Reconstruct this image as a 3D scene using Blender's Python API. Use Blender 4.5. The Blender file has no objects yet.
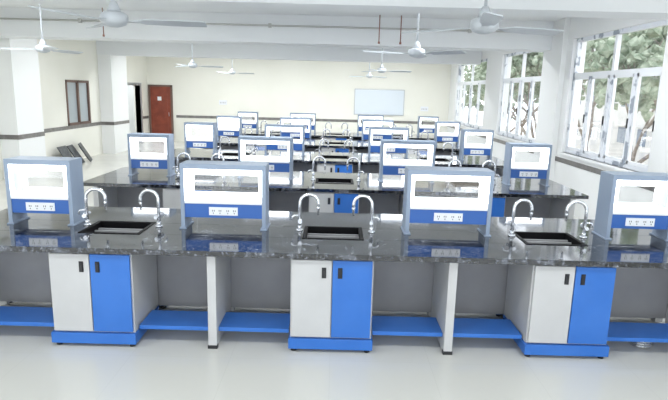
import bpy, bmesh, math, random
from mathutils import Vector, Matrix
random.seed(4)
scene = bpy.context.scene
scene.view_settings.view_transform = 'Standard'
scene.view_settings.exposure = 0.4

# ------------------------------------------------------------ materials
def new_mat(name, col, rough=0.5, metal=0.0, emit=0.0, ecol=None, spec=0.5):
    m = bpy.data.materials.new(name); m.use_nodes = True
    b = m.node_tree.nodes['Principled BSDF']
    b.inputs['Base Color'].default_value = (*col, 1)
    b.inputs['Roughness'].default_value = rough
    b.inputs['Metallic'].default_value = metal
    b.inputs['Specular IOR Level'].default_value = spec
    if emit:
        b.inputs['Emission Color'].default_value = (*(ecol or col), 1)
        b.inputs['Emission Strength'].default_value = emit
    return m

def noise_mat(name, c1, c2, scale, rough=0.5, detail=4, p1=0.35, p2=0.65, bump=0.0, spec=0.5):
    m = new_mat(name, c1, rough, spec=spec)
    nt = m.node_tree; b = nt.nodes['Principled BSDF']
    tc = nt.nodes.new('ShaderNodeTexCoord')
    n = nt.nodes.new('ShaderNodeTexNoise'); n.inputs['Scale'].default_value = scale
    n.inputs['Detail'].default_value = detail
    r = nt.nodes.new('ShaderNodeValToRGB')
    r.color_ramp.elements[0].position = p1; r.color_ramp.elements[0].color = (*c1, 1)
    r.color_ramp.elements[1].position = p2; r.color_ramp.elements[1].color = (*c2, 1)
    nt.links.new(tc.outputs['Object'], n.inputs['Vector'])
    nt.links.new(n.outputs['Fac'], r.inputs['Fac'])
    nt.links.new(r.outputs['Color'], b.inputs['Base Color'])
    if bump:
        bp = nt.nodes.new('ShaderNodeBump'); bp.inputs['Strength'].default_value = bump
        nt.links.new(n.outputs['Fac'], bp.inputs['Height'])
        nt.links.new(bp.outputs['Normal'], b.inputs['Normal'])
    return m

M = {}
M['wall'] = noise_mat('wall_paint', (0.84, 0.83, 0.75), (0.87, 0.86, 0.79), 0.7, 0.7)
M['wallw'] = noise_mat('wall_paint_white', (0.84, 0.85, 0.84), (0.87, 0.88, 0.88), 0.7, 0.7)
M['ceil'] = noise_mat('ceiling_paint', (0.78, 0.80, 0.81), (0.82, 0.84, 0.85), 0.5, 0.8)
M['band'] = noise_mat('band_tile', (0.15, 0.14, 0.135), (0.23, 0.22, 0.21), 6, 0.35)
M['grey'] = noise_mat('cabinet_grey', (0.52, 0.52, 0.52), (0.56, 0.56, 0.56), 3, 0.4)
M['panel'] = noise_mat('panel_grey', (0.30, 0.30, 0.31), (0.34, 0.34, 0.35), 3, 0.45)
M['blue'] = noise_mat('cabinet_blue', (0.028, 0.15, 0.52), (0.038, 0.17, 0.56), 3, 0.3)
M['rackgrey'] = new_mat('rack_powdercoat', (0.30, 0.37, 0.48), 0.35)
M['rackblue'] = new_mat('rack_blue', (0.035, 0.13, 0.44), 0.3)
M['white'] = new_mat('white_plastic', (0.85, 0.87, 0.90), 0.35)
M['led'] = new_mat('led_diffuser', (0.95, 0.97, 1.0), 0.3, emit=3.5, ecol=(0.93, 0.97, 1.0))
M['litpanel'] = new_mat('lit_acrylic', (0.9, 0.93, 0.96), 0.3, emit=0.7, ecol=(0.90, 0.96, 1.0))  # weak emission stands in for LED light falling on the rack shelf
M['black'] = new_mat('black_plastic', (0.015, 0.015, 0.018), 0.4)
M['sink'] = new_mat('sink_polypropylene', (0.004, 0.004, 0.005), 0.6, spec=0.15)
M['chrome'] = new_mat('chrome', (0.88, 0.90, 0.94), 0.22, metal=0.75)
M['upvc'] = new_mat('upvc_white', (0.85, 0.87, 0.90), 0.35)
M['tape'] = noise_mat('frame_tape', (0.80, 0.83, 0.88), (0.32, 0.36, 0.42), 5.0, 0.4, 3, 0.52, 0.58)
M['door'] = noise_mat('door_wood', (0.20, 0.04, 0.022), (0.28, 0.06, 0.03), 4, 0.4)
M['dframe'] = new_mat('door_frame_dark', (0.16, 0.10, 0.08), 0.5)
M['fan'] = new_mat('fan_enamel', (0.50, 0.53, 0.56), 0.35)
M['pipe'] = new_mat('pipe_red', (0.30, 0.13, 0.10), 0.5)
M['conduit'] = new_mat('conduit_grey', (0.50, 0.50, 0.48), 0.5)
M['slab'] = noise_mat('slab_dark', (0.03, 0.035, 0.04), (0.09, 0.10, 0.11), 20, 0.4)
M['bark'] = noise_mat('bark', (0.22, 0.18, 0.15), (0.36, 0.32, 0.28), 8, 0.9)
M['leaf'] = noise_mat('leaves', (0.18, 0.24, 0.16), (0.40, 0.44, 0.34), 7, 0.8, bump=0.4)
M['bldg'] = noise_mat('facade', (0.46, 0.46, 0.45), (0.54, 0.54, 0.53), 1, 0.9)
M['bglass'] = new_mat('facade_glass', (0.15, 0.18, 0.22), 0.2)
M['ground'] = noise_mat('soil', (0.45, 0.40, 0.33), (0.55, 0.50, 0.42), 0.6, 0.95)
M['board'] = new_mat('whiteboard_surface', (0.70, 0.76, 0.82), 0.12)
M['alu'] = new_mat('aluminium', (0.5, 0.52, 0.54), 0.3, metal=0.7)
M['dark'] = new_mat('window_grey_glass', (0.42, 0.47, 0.50), 0.15)

def glass(name, f):
    g = bpy.data.materials.new(name); g.use_nodes = True
    nt = g.node_tree; nt.nodes.clear()
    o = nt.nodes.new('ShaderNodeOutputMaterial'); mx = nt.nodes.new('ShaderNodeMixShader')
    t = nt.nodes.new('ShaderNodeBsdfTransparent'); gl = nt.nodes.new('ShaderNodeBsdfGlossy')
    gl.inputs['Roughness'].default_value = 0.02; mx.inputs[0].default_value = f
    nt.links.new(t.outputs[0], mx.inputs[1]); nt.links.new(gl.outputs[0], mx.inputs[2]); nt.links.new(mx.outputs[0], o.inputs[0])
    return g
M['glass'] = glass('clear_glass', 0.07)
M['rackglass'] = glass('rack_glass', 0.10)
M['clearhose'] = glass('clear_hose', 0.35)

def granite():
    m = new_mat('black_granite', (0.01, 0.01, 0.012), 0.09, spec=0.85)
    nt = m.node_tree; b = nt.nodes['Principled BSDF']
    b.inputs['Coat Weight'].default_value = 0.45; b.inputs['Coat Roughness'].default_value = 0.04
    tc = nt.nodes.new('ShaderNodeTexCoord')
    n1 = nt.nodes.new('ShaderNodeTexNoise'); n1.inputs['Scale'].default_value = 42; n1.inputs['Detail'].default_value = 6
    n2 = nt.nodes.new('ShaderNodeTexNoise'); n2.inputs['Scale'].default_value = 5; n2.inputs['Detail'].default_value = 8
    n2.inputs['Distortion'].default_value = 1.8
    r1 = nt.nodes.new('ShaderNodeValToRGB'); r2 = nt.nodes.new('ShaderNodeValToRGB')
    r1.color_ramp.elements[0].position = 0.54; r1.color_ramp.elements[0].color = (0.003, 0.004, 0.007, 1)
    r1.color_ramp.elements[1].position = 0.76; r1.color_ramp.elements[1].color = (0.24, 0.26, 0.31, 1)  # granite speckle, contrast raised to suggest bright reflections on the counter
    r2.color_ramp.elements[0].position = 0.50; r2.color_ramp.elements[0].color = (0, 0, 0, 1)
    r2.color_ramp.elements[1].position = 0.70; r2.color_ramp.elements[1].color = (0.11, 0.12, 0.145, 1)
    a = nt.nodes.new('ShaderNodeMix'); a.data_type = 'RGBA'; a.blend_type = 'ADD'; a.inputs[0].default_value = 1
    nt.links.new(tc.outputs['Object'], n1.inputs['Vector']); nt.links.new(tc.outputs['Object'], n2.inputs['Vector'])
    nt.links.new(n1.outputs['Fac'], r1.inputs['Fac']); nt.links.new(n2.outputs['Fac'], r2.inputs['Fac'])
    nt.links.new(r1.outputs['Color'], a.inputs[6]); nt.links.new(r2.outputs['Color'], a.inputs[7])
    nt.links.new(a.outputs[2], b.inputs['Base Color'])
    return m
M['granite'] = granite()

def floor_mat():
    m = new_mat('vitrified_tile', (0.62, 0.61, 0.57), 0.22)
    nt = m.node_tree; b = nt.nodes['Principled BSDF']
    tc = nt.nodes.new('ShaderNodeTexCoord')
    br = nt.nodes.new('ShaderNodeTexBrick'); br.offset = 0
    br.inputs['Scale'].default_value = 1.0
    br.inputs['Brick Width'].default_value = 0.8; br.inputs['Row Height'].default_value = 0.8
    br.inputs['Mortar Size'].default_value = 0.0015
    br.inputs['Color1'].default_value = (0.66, 0.655, 0.61, 1); br.inputs['Color2'].default_value = (0.665, 0.66, 0.615, 1)
    br.inputs['Mortar'].default_value = (0.60, 0.595, 0.55, 1)
    n = nt.nodes.new('ShaderNodeTexNoise'); n.inputs['Scale'].default_value = 1.5; n.inputs['Detail'].default_value = 5
    r = nt.nodes.new('ShaderNodeMapRange'); r.inputs[3].default_value = 0.10; r.inputs[4].default_value = 0.28
    nt.links.new(tc.outputs['Object'], br.inputs['Vector']); nt.links.new(tc.outputs['Object'], n.inputs['Vector'])
    nt.links.new(n.outputs['Fac'], r.inputs[0]); nt.links.new(r.outputs[0], b.inputs['Roughness'])
    nt.links.new(br.outputs['Color'], b.inputs['Base Color'])
    return m
M['floor'] = floor_mat()

# ------------------------------------------------------------ mesh builder
class MB:
    def __init__(s): s.bm = bmesh.new(); s.mats = []
    def mi(s, k):
        if k not in s.mats: s.mats.append(k)
        return s.mats.index(k)
    def box(s, x0, x1, y0, y1, z0, z1, k):
        i = s.mi(k)
        v = [s.bm.verts.new(p) for p in ((x0,y0,z0),(x1,y0,z0),(x1,y1,z0),(x0,y1,z0),(x0,y0,z1),(x1,y0,z1),(x1,y1,z1),(x0,y1,z1))]
        for f in ((0,3,2,1),(4,5,6,7),(0,1,5,4),(1,2,6,5),(2,3,7,6),(3,0,4,7)):
            s.bm.faces.new([v[j] for j in f]).material_index = i
        return v
    def tube(s, pts, r, k, n=10, cap=True):
        i = s.mi(k); pts = [Vector(p) for p in pts]; rings = []
        rs = r if isinstance(r, (list, tuple)) else [r]*len(pts)
        prev = None
        for a, p in enumerate(pts):
            if a == 0: d = pts[1]-p
            elif a == len(pts)-1: d = p-pts[a-1]
            else: d = (pts[a+1]-p).normalized()+(p-pts[a-1]).normalized()
            d.normalize()
            if prev is None:
                u = Vector((1,0,0)) if abs(d.x) < 0.9 else Vector((0,1,0))
            else: u = prev
            u = (u - d*u.dot(d)).normalized(); prev = u; w = d.cross(u)
            rings.append([s.bm.verts.new(p+(u*math.cos(t)+w*math.sin(t))*rs[a]) for t in [2*math.pi*q/n for q in range(n)]])
        for a in range(len(rings)-1):
            for q in range(n):
                f = s.bm.faces.new((rings[a][q], rings[a][(q+1)%n], rings[a+1][(q+1)%n], rings[a+1][q]))
                f.material_index = i; f.smooth = True
        if cap:
            s.bm.faces.new(rings[0][::-1]).material_index = i
            s.bm.faces.new(rings[-1]).material_index = i
    def mesh(s, name):
        me = bpy.data.meshes.new(name)
        bmesh.ops.recalc_face_normals(s.bm, faces=s.bm.faces[:])
        s.bm.to_mesh(me); s.bm.free()
        for k in s.mats: me.materials.append(M[k])
        return me
    def obj(s, name, loc=(0,0,0), bevel=0.0):
        return place(s.mesh(name), name, loc, 0, bevel)

def place(me, name, loc=(0,0,0), rz=0, bevel=0.0):
    ob = bpy.data.objects.new(name, me); scene.collection.objects.link(ob)
    ob.location = loc; ob.rotation_euler = (0, 0, rz)
    if bevel:
        m = ob.modifiers.new('bevel', 'BEVEL'); m.width = bevel; m.segments = 2; m.limit_method = 'ANGLE'
        m.angle_limit = math.radians(50)
    return ob

# ------------------------------------------------------------ room
XL, XR, YN, YB, ZC = -7.4, 4.4, -2.5, 21.5, 3.6
b = MB(); b.box(XL-.3, XR+.3, YN, YB+.3, -.1, 0, 'floor'); b.obj('floor')
b = MB(); b.box(XL-.3, XR+.3, YN, YB+.3, ZC, ZC+.15, 'ceil'); b.obj('ceiling')

def wall_with_holes(name, x0, x1, holes, mat):
    """wall along Y; holes = (y0,y1,z0,z1)"""
    b = MB(); y = YN
    for (h0, h1, z0, z1) in sorted(holes):
        if h0 > y: b.box(x0, x1, y, h0, 0, ZC, mat)
        if z0 > 0: b.box(x0, x1, h0, h1, 0, z0, mat)
        b.box(x0, x1, h0, h1, z1, ZC, mat)
        y = h1
    b.box(x0, x1, y, YB, 0, ZC, mat)
    return b.obj(name)
WINS = [(-1.6, 1.6), (3.0, 6.2), (7.55, 10.5), (11.95, 14.9), (16.4, 20.4)]
WZ0, WZ1 = 1.08, 3.2
wall_with_holes('wall_right', XR, XR+.25, [(a, c, WZ0, WZ1) for a, c in WINS], 'wallw')
wall_with_holes('wall_left', XL-.25, XL, [(15.0, 16.4, 1.0, 2.25), (19.3, 20.7, 0, 2.15)], 'wall')
b = MB(); b.box(XL-.25, XR+.25, YB, YB+.25, 0, ZC, 'wall'); b.obj('wall_back')

b = MB(); b.box(XR-.012, XR, YN, YB, .88, .97, 'band'); b.obj('trim_1')
b = MB()
for y0, y1 in ((YN, 11.92), (13.0, 17.14), (18.4, 19.2), (20.8, YB)): b.box(XL, XL+.012, y0, y1, .90, 1.0, 'band')
for y0, y1 in ((11.92, 13.0), (17.14, 18.4)):
    b.box(XL+.4, XL+.412, y0, y1, .90, 1.0, 'band'); b.box(XL+.012, XL+.412, y0-.012, y0, .90, 1.0, 'band')
b.obj('trim_2')
b = MB(); b.box(-6.3, XR-.02, YB-.012, YB, .95, 1.05, 'band'); b.obj('trim_3')
for y0, y1 in ((11.92, 13.0), (17.14, 18.4)):
    b = MB(); b.box(XL, XL+.4, y0, y1, 0, ZC, 'wallw'); b.obj('wall_pillar')
b = MB(); b.box(XR-.1, XR, 10.75, 11.7, 0, ZC, 'wallw'); b.obj('wall_pillar')
for y0, y1 in ((6.2, 6.7), (11.3, 11.9), (17.1, 17.6)):
    b = MB(); b.box(XL, XR, y0, y1, 3.05, ZC, 'ceil'); b.obj('ceiling_beam')

# windows right wall
for i, (y0, y1) in enumerate(WINS):
    b = MB(); x0, x1 = XR+.06, XR+.13; f = .07
    b.box(x0, x1, y0, y1, WZ0, WZ0+f, 'tape'); b.box(x0, x1, y0, y1, WZ1-f, WZ1, 'tape')
    b.box(x0, x1, y0, y0+f, WZ0+f, WZ1-f, 'tape'); b.box(x0, x1, y1-f, y1, WZ0+f, WZ1-f, 'tape')
    zt = WZ0+1.42
    b.box(x0, x1, y0+f, y1-f, zt, zt+.07, 'upvc')
    n = 4
    for q in range(1, n):
        yy = y0+(y1-y0)*q/n
        b.box(x0-.01, x1-.01, yy-.045, yy+.045, WZ0+f, zt, 'tape')
        if q == 2: b.box(x0, x1, yy-.035, yy+.035, zt+.07, WZ1-f, 'upvc')
    for q in range(n):
        a = y0+(y1-y0)*q/n+.06; c = y0+(y1-y0)*(q+1)/n-.06; off = .015*(q % 2)
        b.box(x0-.01+off, x0+.03+off, a, c, WZ0+f, WZ0+f+.05, 'upvc'); b.box(x0-.01+off, x0+.03+off, a, c, zt-.05, zt, 'upvc')
        b.box(x0-.01+off, x0+.03+off, a, a+.04, WZ0+f, zt, 'upvc'); b.box(x0-.01+off, x0+.03+off, c-.04, c, WZ0+f, zt, 'upvc')
        b.box(x0-.03+off, x0-.01+off, a+.01, a+.03, WZ0+.6, WZ0+.75, 'black')
    b.box(x0+.03, x0+.035, y0+f, y1-f, WZ0+f, WZ1-f, 'glass')
    b.box(XR-.05, XR+.06, y0-.03, y1+.03, WZ0-.04, WZ0, 'wallw')
    b.obj('window_%d' % (i+1))
b = MB(); y0, y1, z0, z1 = 15.0, 16.4, 1.0, 2.25
for s in ((y0, y1, z0, z0+.07), (y0, y1, z1-.07, z1), (y0, y0+.07, z0, z1), (y1-.07, y1, z0, z1), (y0+.66, y0+.74, z0, z1)):
    b.box(XL-.12, XL+.02, *s, 'dframe')
b.box(XL-.04, XL-.03, y0, y1, z0, z1, 'dark'); b.obj('window_6')
b = MB()
b.box(-9.5, XL-.25, 18.9, 18.95, 0, 3, 'wallw'); b.box(-9.5, XL-.25, 21.2, 21.25, 0, 3, 'wallw')
b.box(-9.55, -9.5, 18.9, 21.25, 0, 3, 'wallw'); b.box(-9.5, XL-.3, 18.9, 21.25, -.05, 0, 'floor')
b.obj('wall_corridor')
b = MB(); b.box(XL-.2, XL+.02, 19.2, 19.3, 0, 2.25, 'alu'); b.box(XL-.2, XL+.02, 20.7, 20.8, 0, 2.25, 'alu'); b.box(XL-.2, XL+.02, 19.3, 20.7, 2.15, 2.25, 'alu')
b.obj('door_1_frame')
b = MB()
dx0, dx1, yf = -7.35, -6.42, YB-.04
b.box(dx0, dx0+.07, yf-.03, YB, 0, 2.2, 'dframe'); b.box(dx1-.07, dx1, yf-.03, YB, 0, 2.2, 'dframe'); b.box(dx0, dx1, yf-.03, YB, 2.13, 2.2, 'dframe')
b.box(dx0+.07, dx1-.07, yf, YB, 0, 2.13, 'door')
for z0, z1 in ((.25, .95), (1.15, 1.95)):
    b.box(dx0+.2, dx1-.2, yf-.012, yf, z0, z1, 'door')
b.box(dx0+.35, dx0+.5, yf-.02, yf-.01, 1.6, 1.75, 'white')
b.tube([(dx1-.14, yf-.06, 1.0), (dx1-.14, yf-.06, 1.15)], .012, 'alu')
b.tube([(dx1-.14, yf, 1.02), (dx1-.14, yf-.06, 1.02)], .01, 'alu')
b.obj('door_2')
b = MB(); wx0, wx1, wz0, wz1 = .72, 2.62, 1.28, 2.22
b.box(wx0, wx1, YB-.02, YB-.001, wz0, wz1, 'board')
for s in ((wx0-.03, wx1+.03, wz1, wz1+.03), (wx0-.03, wx1+.03, wz0-.03, wz0), (wx0-.03, wx0, wz0, wz1), (wx1, wx1+.03, wz0, wz1)):
    b.box(s[0], s[1], YB-.03, YB-.001, s[2], s[3], 'alu')
b.box(wx0+.4, wx1-.4, YB-.09, YB-.03, wz0-.03, wz0-.015, 'alu'); b.obj('whiteboard')
for x, z in ((-4.6, 1.5), (3.3, 1.45)):
    b = MB(); b.box(x, x+.3, YB-.03, YB-.001, z, z+.18, 'white')
    for q in range(4): b.box(x+.04+q*.06, x+.07+q*.06, YB-.04, YB-.03, z+.05, z+.11, 'grey')
    b.obj('switch_board')

# ------------------------------------------------------------ benches
D = 1.5; HX = 3.35; S = 1.95; TH = .86
def bench_mesh():
    b = MB(); t0 = TH-.045
    sy0, sy1, sw = .46, .86, .25
    b.box(-HX, HX, 0, sy0, t0, TH, 'granite'); b.box(-HX, HX, sy1, D, t0, TH, 'granite')
    xs = [-HX, -S-sw, -S+sw, -sw, sw, S-sw, S+sw, HX]
    for q in range(0, 8, 2): b.box(xs[q], xs[q+1], sy0, sy1, t0, TH, 'granite')
    for cx in (-S, 0, S):
        x0, x1 = cx-sw, cx+sw; zb = TH-.25
        b.box(x0, x0+.012, sy0, sy1, zb, TH+.004, 'sink'); b.box(x1-.012, x1, sy0, sy1, zb, TH+.004, 'sink')
        b.box(x0, x1, sy0, sy0+.012, zb, TH+.004, 'sink'); b.box(x0, x1, sy1-.012, sy1, zb, TH+.004, 'sink')
        b.box(x0, x1, sy0, sy1, zb-.01, zb, 'sink')
        b.box(x0-.02, x0, sy0-.02, sy1+.02, TH, TH+.005, 'sink'); b.box(x1, x1+.02, sy0-.02, sy1+.02, TH, TH+.005, 'sink')
        b.box(x0, x1, sy0-.02, sy0, TH, TH+.005, 'sink'); b.box(x0, x1, sy1, sy1+.02, TH, TH+.005, 'sink')
        for side in (0, 1):
            def Y(a, c): return (a, c) if side == 0 else (D-c, D-a)
            w = .335
            zt = t0-.001
            b.box(cx-w, cx-w+.02, *Y(.07, .66), .12, zt, 'grey'); b.box(cx+w-.02, cx+w, *Y(.07, .66), .12, zt, 'grey')
            b.box(cx-w+.02, cx+w-.02, *Y(.07, .09), .12, zt, 'grey')
            b.box(cx-w+.02, cx+w-.02, *Y(.09, .64), .12, .14, 'grey')
            l, r = ('grey', 'blue') if side == 0 else ('blue', 'grey')
            b.box(cx-w+.012, cx-.004, *Y(.045, .068), .135, zt-.02, l)
            b.box(cx+.004, cx+w-.012, *Y(.045, .068), .135, zt-.02, r)
            for hx in (-.065, .065):
                b.box(cx+hx-.013, cx+hx+.013, *Y(.030, .045), .655, .725, 'black')
                b.box(cx+hx-.018, cx+hx+.018, *Y(.040, .045), .645, .735, 'black')
            b.box(cx-w-.012, cx+w+.012, *Y(.035, .64), .03, .12, 'blue')
            for fx in (-w+.03, w-.03):
                b.tube([(cx+fx, Y(.08, .08)[0], 0), (cx+fx, Y(.08, .08)[0], .035)], .025, 'black')
                b.tube([(cx+fx, Y(.6, .6)[0], 0), (cx+fx, Y(.6, .6)[0], .035)], .025, 'black')
    for sx in (-S/2*3-.25, -S/2, S/2, S/2*3+.25):
        b.box(sx-.035, sx+.035, .06, .68, 0.01, t0, 'grey'); b.box(sx-.035, sx+.035, .82, D-.06, 0.01, t0, 'grey')
        b.box(sx-.04, sx+.04, .055, .10, 0, .03, 'black'); b.box(sx-.04, sx+.04, D-.1, D-.055, 0, .03, 'black')
    b.box(-S/2*3-.25, S/2*3+.25, .70, .72, .10, t0, 'panel'); b.box(-S/2*3-.25, S/2*3+.25, .78, .80, .10, t0, 'panel')
    segs = [(-3.14, -S-.35), (-S+.35, -S/2-.037), (-S/2+.037, -.35), (.35, S/2-.037), (S/2+.037, S-.35), (S+.35, 3.14)]
    for x0, x1 in segs:
        for (a, c) in ((.12, .44), (D-.44, D-.12)):
            b.box(x0, x1, a, c, .13, .165, 'blue')
            b.box(x0, x1, .60, .64, t0-.09, t0-.001, 'panel')
    return b.mesh('lab_bench')
bench = bench_mesh()

def rack_mesh(w):
    b = MB(); h = .595; dp = .12; x = w/2
    b.box(-x, -x+.035, -dp, dp, 0, h-.045, 'rackgrey'); b.box(x-.035, x, -dp, dp, 0, h-.045, 'rackgrey')
    b.box(-x-.012, -x+.05, -dp-.015, dp+.015, 0, .012, 'rackgrey'); b.box(x-.05, x+.012, -dp-.015, dp+.015, 0, .012, 'rackgrey')
    b.box(-x, x, -dp, dp, h-.045, h, 'rackgrey')
    for y0, y1 in ((-dp+.004, -dp+.02), (dp-.02, dp-.004)):
        b.box(-x+.035, x-.035, y0, y1, h-.095, h-.045, 'led')
        b.box(-x+.035, -x+.065, y0, y1, .305, h-.095, 'led'); b.box(x-.065, x-.035, y0, y1, .305, h-.095, 'led')
        b.box(-x+.035, x-.035, y0, y1, .255, .305, 'litpanel')
    b.box(-x+.065, x-.065, -.003, .003, .255, h-.07, 'rackglass')
    b.box(-x+.035, x-.035, -dp+.02, dp-.02, h-.07, h-.045, 'led')
    b.box(-x+.035, x-.035, -dp, dp, .235, .255, 'white')
    b.box(-x+.035, x-.035, -dp+.01, dp-.01, .105, .235, 'rackblue')
    for sgn in (-1, 1):
        yy = sgn*(dp-.01); a, c = (yy-.008, yy) if sgn < 0 else (yy, yy+.008)
        b.box(-.13, .13, a, c, .13, .205, 'white')
        for q in (-.09, -.03, .04, .10):
            for dx in (-.008, .008):
                a2, c2 = (yy-.0095, yy-.008) if sgn < 0 else (yy+.008, yy+.0095)
                b.box(q+dx-.003, q+dx+.003, a2, c2, .165, .18, 'black')
            b.box(q-.004, q+.004, a2, c2, .145, .155, 'black')
    return b.mesh('reagent_rack')
rack_in = rack_mesh(.77); rack_out = rack_mesh(.59)

def faucet_mesh():
    b = MB()
    b.tube([(0,0,0), (0,0,.012)], .032, 'chrome', 16)
    b.tube([(0,0,.012), (0,0,.05)], [.022, .016], 'chrome', 14)
    R = .085; zt = .25
    pts = [(0,0,.05), (0,0,zt)]
    for q in range(1, 13):
        t = math.pi*q/12; pts.append((R-R*math.cos(t), 0, zt+R*math.sin(t)))
    pts.append((2*R, 0, zt-.03))
    b.tube(pts, .015, 'chrome', 12)
    b.tube([(2*R,0,zt-.03), (2*R,0,zt-.045), (2*R,0,zt-.105)], [.017, .013, .008], 'chrome', 10)
    b.tube([(0,-.05,.10), (0,.05,.10)], .012, 'chrome')
    b.tube([(0,-.05,.10), (0,-.075,.10)], .02, 'chrome', 12)
    b.tube([(0,-.065,.07), (0,-.065,.13)], .006, 'chrome', 8)
    b.tube([(0,0,.14), (-.05,0,.14), (-.065,0,.13), (-.07,0,.10)], .009, 'chrome', 8)
    b.tube([(0,.05,.10), (0,.07,.10)], .017, 'chrome', 12)
    return b.mesh('gooseneck_faucet')
fauc = faucet_mesh()

Y0, P = 4.09, 2.9
for r in range(5):
    y = Y0+P*r
    place(bench, 'lab_bench', (0, y, 0), 0, .003)
    for x in (-1.00, 1.04): place(rack_in, 'reagent_rack', (x, y+.80, TH+.001), 0, .003)
    for x in (-2.66, 2.78): place(rack_out, 'reagent_rack', (x, y+.80, TH+.001), 0, .003)
    for cx in (-S, 0, S):
        place(fauc, 'gooseneck_faucet', (cx-.31, y+.72, TH+.001), 0.12)
        place(fauc, 'gooseneck_faucet', (cx+.35, y+.72, TH+.001), math.pi-0.12)

b = MB(); pts = []
for q in range(0, 61):
    t = 2*math.pi*q/20; pts.append(((.09+.004*math.sin(3*t))*math.cos(t), (.07)*math.sin(t), .012+q*.0011))
b.tube(pts, .011, 'clearhose', 8); b.tube([(p_[0]*.6, p_[1]*.6, .075) for p_ in pts[:14]], .010, 'white', 8)
b.obj('hose_coil', (2.72, 4.40, 0))

# ------------------------------------------------------------ fans
def fan_mesh(drop):
    b = MB()
    b.tube([(0,0,0), (0,0,-.03), (0,0,-.09)], [.06, .06, .02], 'fan', 16)
    b.tube([(0,0,-.06), (0,0,-drop+.12)], .013, 'fan', 10)
    b.tube([(0,0,-drop+.16), (0,0,-drop+.10), (0,0,-drop+.07)], [.025, .05, .06], 'fan', 16)
    b.tube([(0,0,-drop+.07), (0,0,-drop+.05), (0,0,-drop), (0,0,-drop-.03), (0,0,-drop-.05)], [.08, .11, .115, .09, .035], 'fan', 24)
    i = b.mi('fan')
    for k in range(3):
        R = Matrix.Rotation(k*2*math.pi/3, 3, 'Z')
        def ad(pts):
            vs = [b.bm.verts.new(R @ Vector(p)) for p in pts]; return vs
        secs = [(.11, .03, .0), (.20, .035, .004), (.24, .055, .012), (.45, .065, .016), (.70, .07, .014), (.75, .055, .012)]
        top = []; bot = []
        for (rr, hw, tw) in secs:
            top.append(ad([(rr, -hw, -drop+.004+tw), (rr, hw, -drop+.004-tw)]))
            bot.append(ad([(rr, -hw, -drop-.002+tw), (rr, hw, -drop-.002-tw)]))
        for q in range(len(secs)-1):
            for f in ((top[q][0], top[q+1][0], top[q+1][1], top[q][1]), (bot[q][1], bot[q+1][1], bot[q+1][0], bot[q][0]),
                      (top[q][0], bot[q][0], bot[q+1][0], top[q+1][0]), (top[q][1], top[q+1][1], bot[q+1][1], bot[q][1])):
                b.bm.faces.new(f).material_index = i
        b.bm.faces.new((top[-1][0], top[-1][1], bot[-1][1], bot[-1][0])[::-1]).material_index = i
    return b.mesh('ceiling_fan')
fm = fan_mesh(.95)
for x, y, rz in ((-1.87, 4.7, .12), (1.16, 4.5, .35), (1.07, 7.6, 3.4), (-4.65, 8.8, 1.2), (-3.6, 13.8, .3), (1.1, 13.8, .1), (-3.6, 19.0, 0), (1.1, 19.0, .6)):
    place(fm, 'ceiling_fan', (x, y, ZC), rz)

b = MB()
b.tube([(XL+.1, 11.26, 3.38), (XR-.1, 11.26, 3.38)], .018, 'conduit', 8)
for x in (-5.2, -1.4, 2.6): b.box(x, x+.06, 11.23, 11.3, 3.34, 3.42, 'conduit')
b.obj('ceiling_conduit')
for x in (-4.6, .80, 1.22):
    b = MB(); b.tube([(x, 11.0, ZC), (x, 11.0, 3.10)], .010, 'pipe', 8)
    b.tube([(x, 11.0, 3.10), (x, 11.0, 3.06)], .022, 'pipe', 8); b.obj('ceiling_drop_pipe')

for y in (2.2, 7.6, 12.9, 18.4):  # unseen fill lamps, added under the ceiling to brighten the room
    for x in (-4.5, -1.2, 2.1):
        b = MB(); b.box(x-.65, x+.65, y-.05, y+.05, ZC-.052, ZC-.002, 'white')
        b.tube([(x-.6, y, ZC-.07), (x+.6, y, ZC-.07)], .018, 'led', 10)
        b.obj('added_fill_tube')
        L = bpy.data.lights.new('added_fill_glow', 'AREA'); L.shape = 'RECTANGLE'; L.size = 1.2; L.size_y = .12; L.energy = 30 if y < 5 else 62; L.color = (.95, .98, 1)
        lo = bpy.data.objects.new('added_fill_glow', L); scene.collection.objects.link(lo); lo.location = (x, y, ZC-.1)

for q, (y, lean) in enumerate(((14.2, .15), (14.75, .22), (15.3, .18))):
    b = MB(); b.box(-.012, .012, -.22, .22, 0, .58, 'slab'); b.box(-.03, -.012, -.17, .17, .06, .52, 'slab')
    ob = b.obj('granite_offcut', (XL+.45, y, 0.008), .004); ob.rotation_euler = (0, -lean-.35, .15*q)

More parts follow.
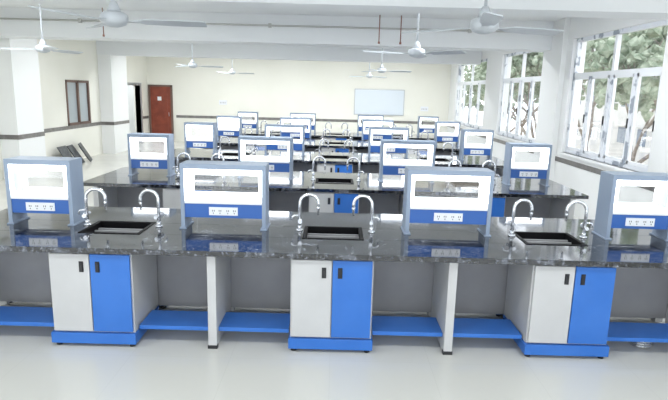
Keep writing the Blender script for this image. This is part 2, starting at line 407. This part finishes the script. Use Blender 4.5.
# ------------------------------------------------------------ outside
b = MB(); b.box(XR+.3, 60, -30, 60, -3.2, -3, 'ground'); b.obj('ground')
def building(x, y0, y1, h):
    b = MB(); b.box(x, x+6, y0, y1, -3, h, 'bldg')
    yy = y0+1
    while yy < y1-1.5:
        z = -1.5
        while z < h-1.8:
            b.box(x-.02, x+.05, yy, yy+1.3, z, z+1.3, 'bglass'); b.box(x-.3, x, yy-.15, yy+1.45, z+1.4, z+1.5, 'bldg'); z += 3
        yy += 3
    b.obj('neighbouring_building')
building(24, 14, 60, 11)
def tree(x, y, h):
    b = MB()
    def br(p, d, L, r, lv):
        q = p+d*L*.5+Vector((random.uniform(-.1,.1), random.uniform(-.1,.1), 0))*L*.4; e = p+d*L
        b.tube([p, q, e], [r, r*.8, r*.6], 'bark', 6)
        if lv <= 1:
            i = b.mi('leaf')
            for _ in range(8):
                c = e+Vector([random.uniform(-.6, .6) for _ in range(3)])
                m = bmesh.ops.create_icosphere(b.bm, subdivisions=1, radius=random.uniform(.05, .16), matrix=Matrix.Translation(c))
                for v in m['verts']:
                    v.co += Vector([random.uniform(-.07, .07) for _ in range(3)])
                    for f in v.link_faces: f.material_index = i
            if lv == 0: return
        for _ in range(3):
            nd = (d+Vector((random.uniform(-.8,.8), random.uniform(-.8,.8), random.uniform(-.3,.4)))).normalized()
            br(e, nd, L*.72, r*.6, lv-1)
    br(Vector((0,0,0)), Vector((0,0,1)), h*.32, .14, 4)
    b.obj('tree', (x, y, -3))
for x, y, h in ((11, 20, 8), (12.5, 27, 9), (10.5, 34, 8), (14, 41, 9), (9.5, 14.5, 8), (9, 24, 8), (12, 17, 9)): tree(x, y, h)

# ------------------------------------------------------------ light
w = bpy.data.worlds.new('sky'); scene.world = w; w.use_nodes = True
bg = w.node_tree.nodes['Background']; bg.inputs[0].default_value = (.88, .94, 1, 1); bg.inputs[1].default_value = 2.0
sun = bpy.data.lights.new('sun', 'SUN'); sun.energy = 1.5; sun.angle = .3; sun.color = (1, .97, .9)
so = bpy.data.objects.new('sun', sun); scene.collection.objects.link(so); so.rotation_euler = (math.radians(50), 0, math.radians(200))

# ------------------------------------------------------------ camera
cam = bpy.data.cameras.new('camera'); co = bpy.data.objects.new('camera', cam); scene.collection.objects.link(co)
cam.sensor_width = 36; cam.lens = 36*540/668
p = math.atan(108.5/540)
co.matrix_world = Matrix.Translation((0, 0, 2.12)) @ Matrix.Rotation(math.pi/2-p, 4, 'X') @ Matrix.Rotation(.026, 4, 'Z')
scene.camera = co
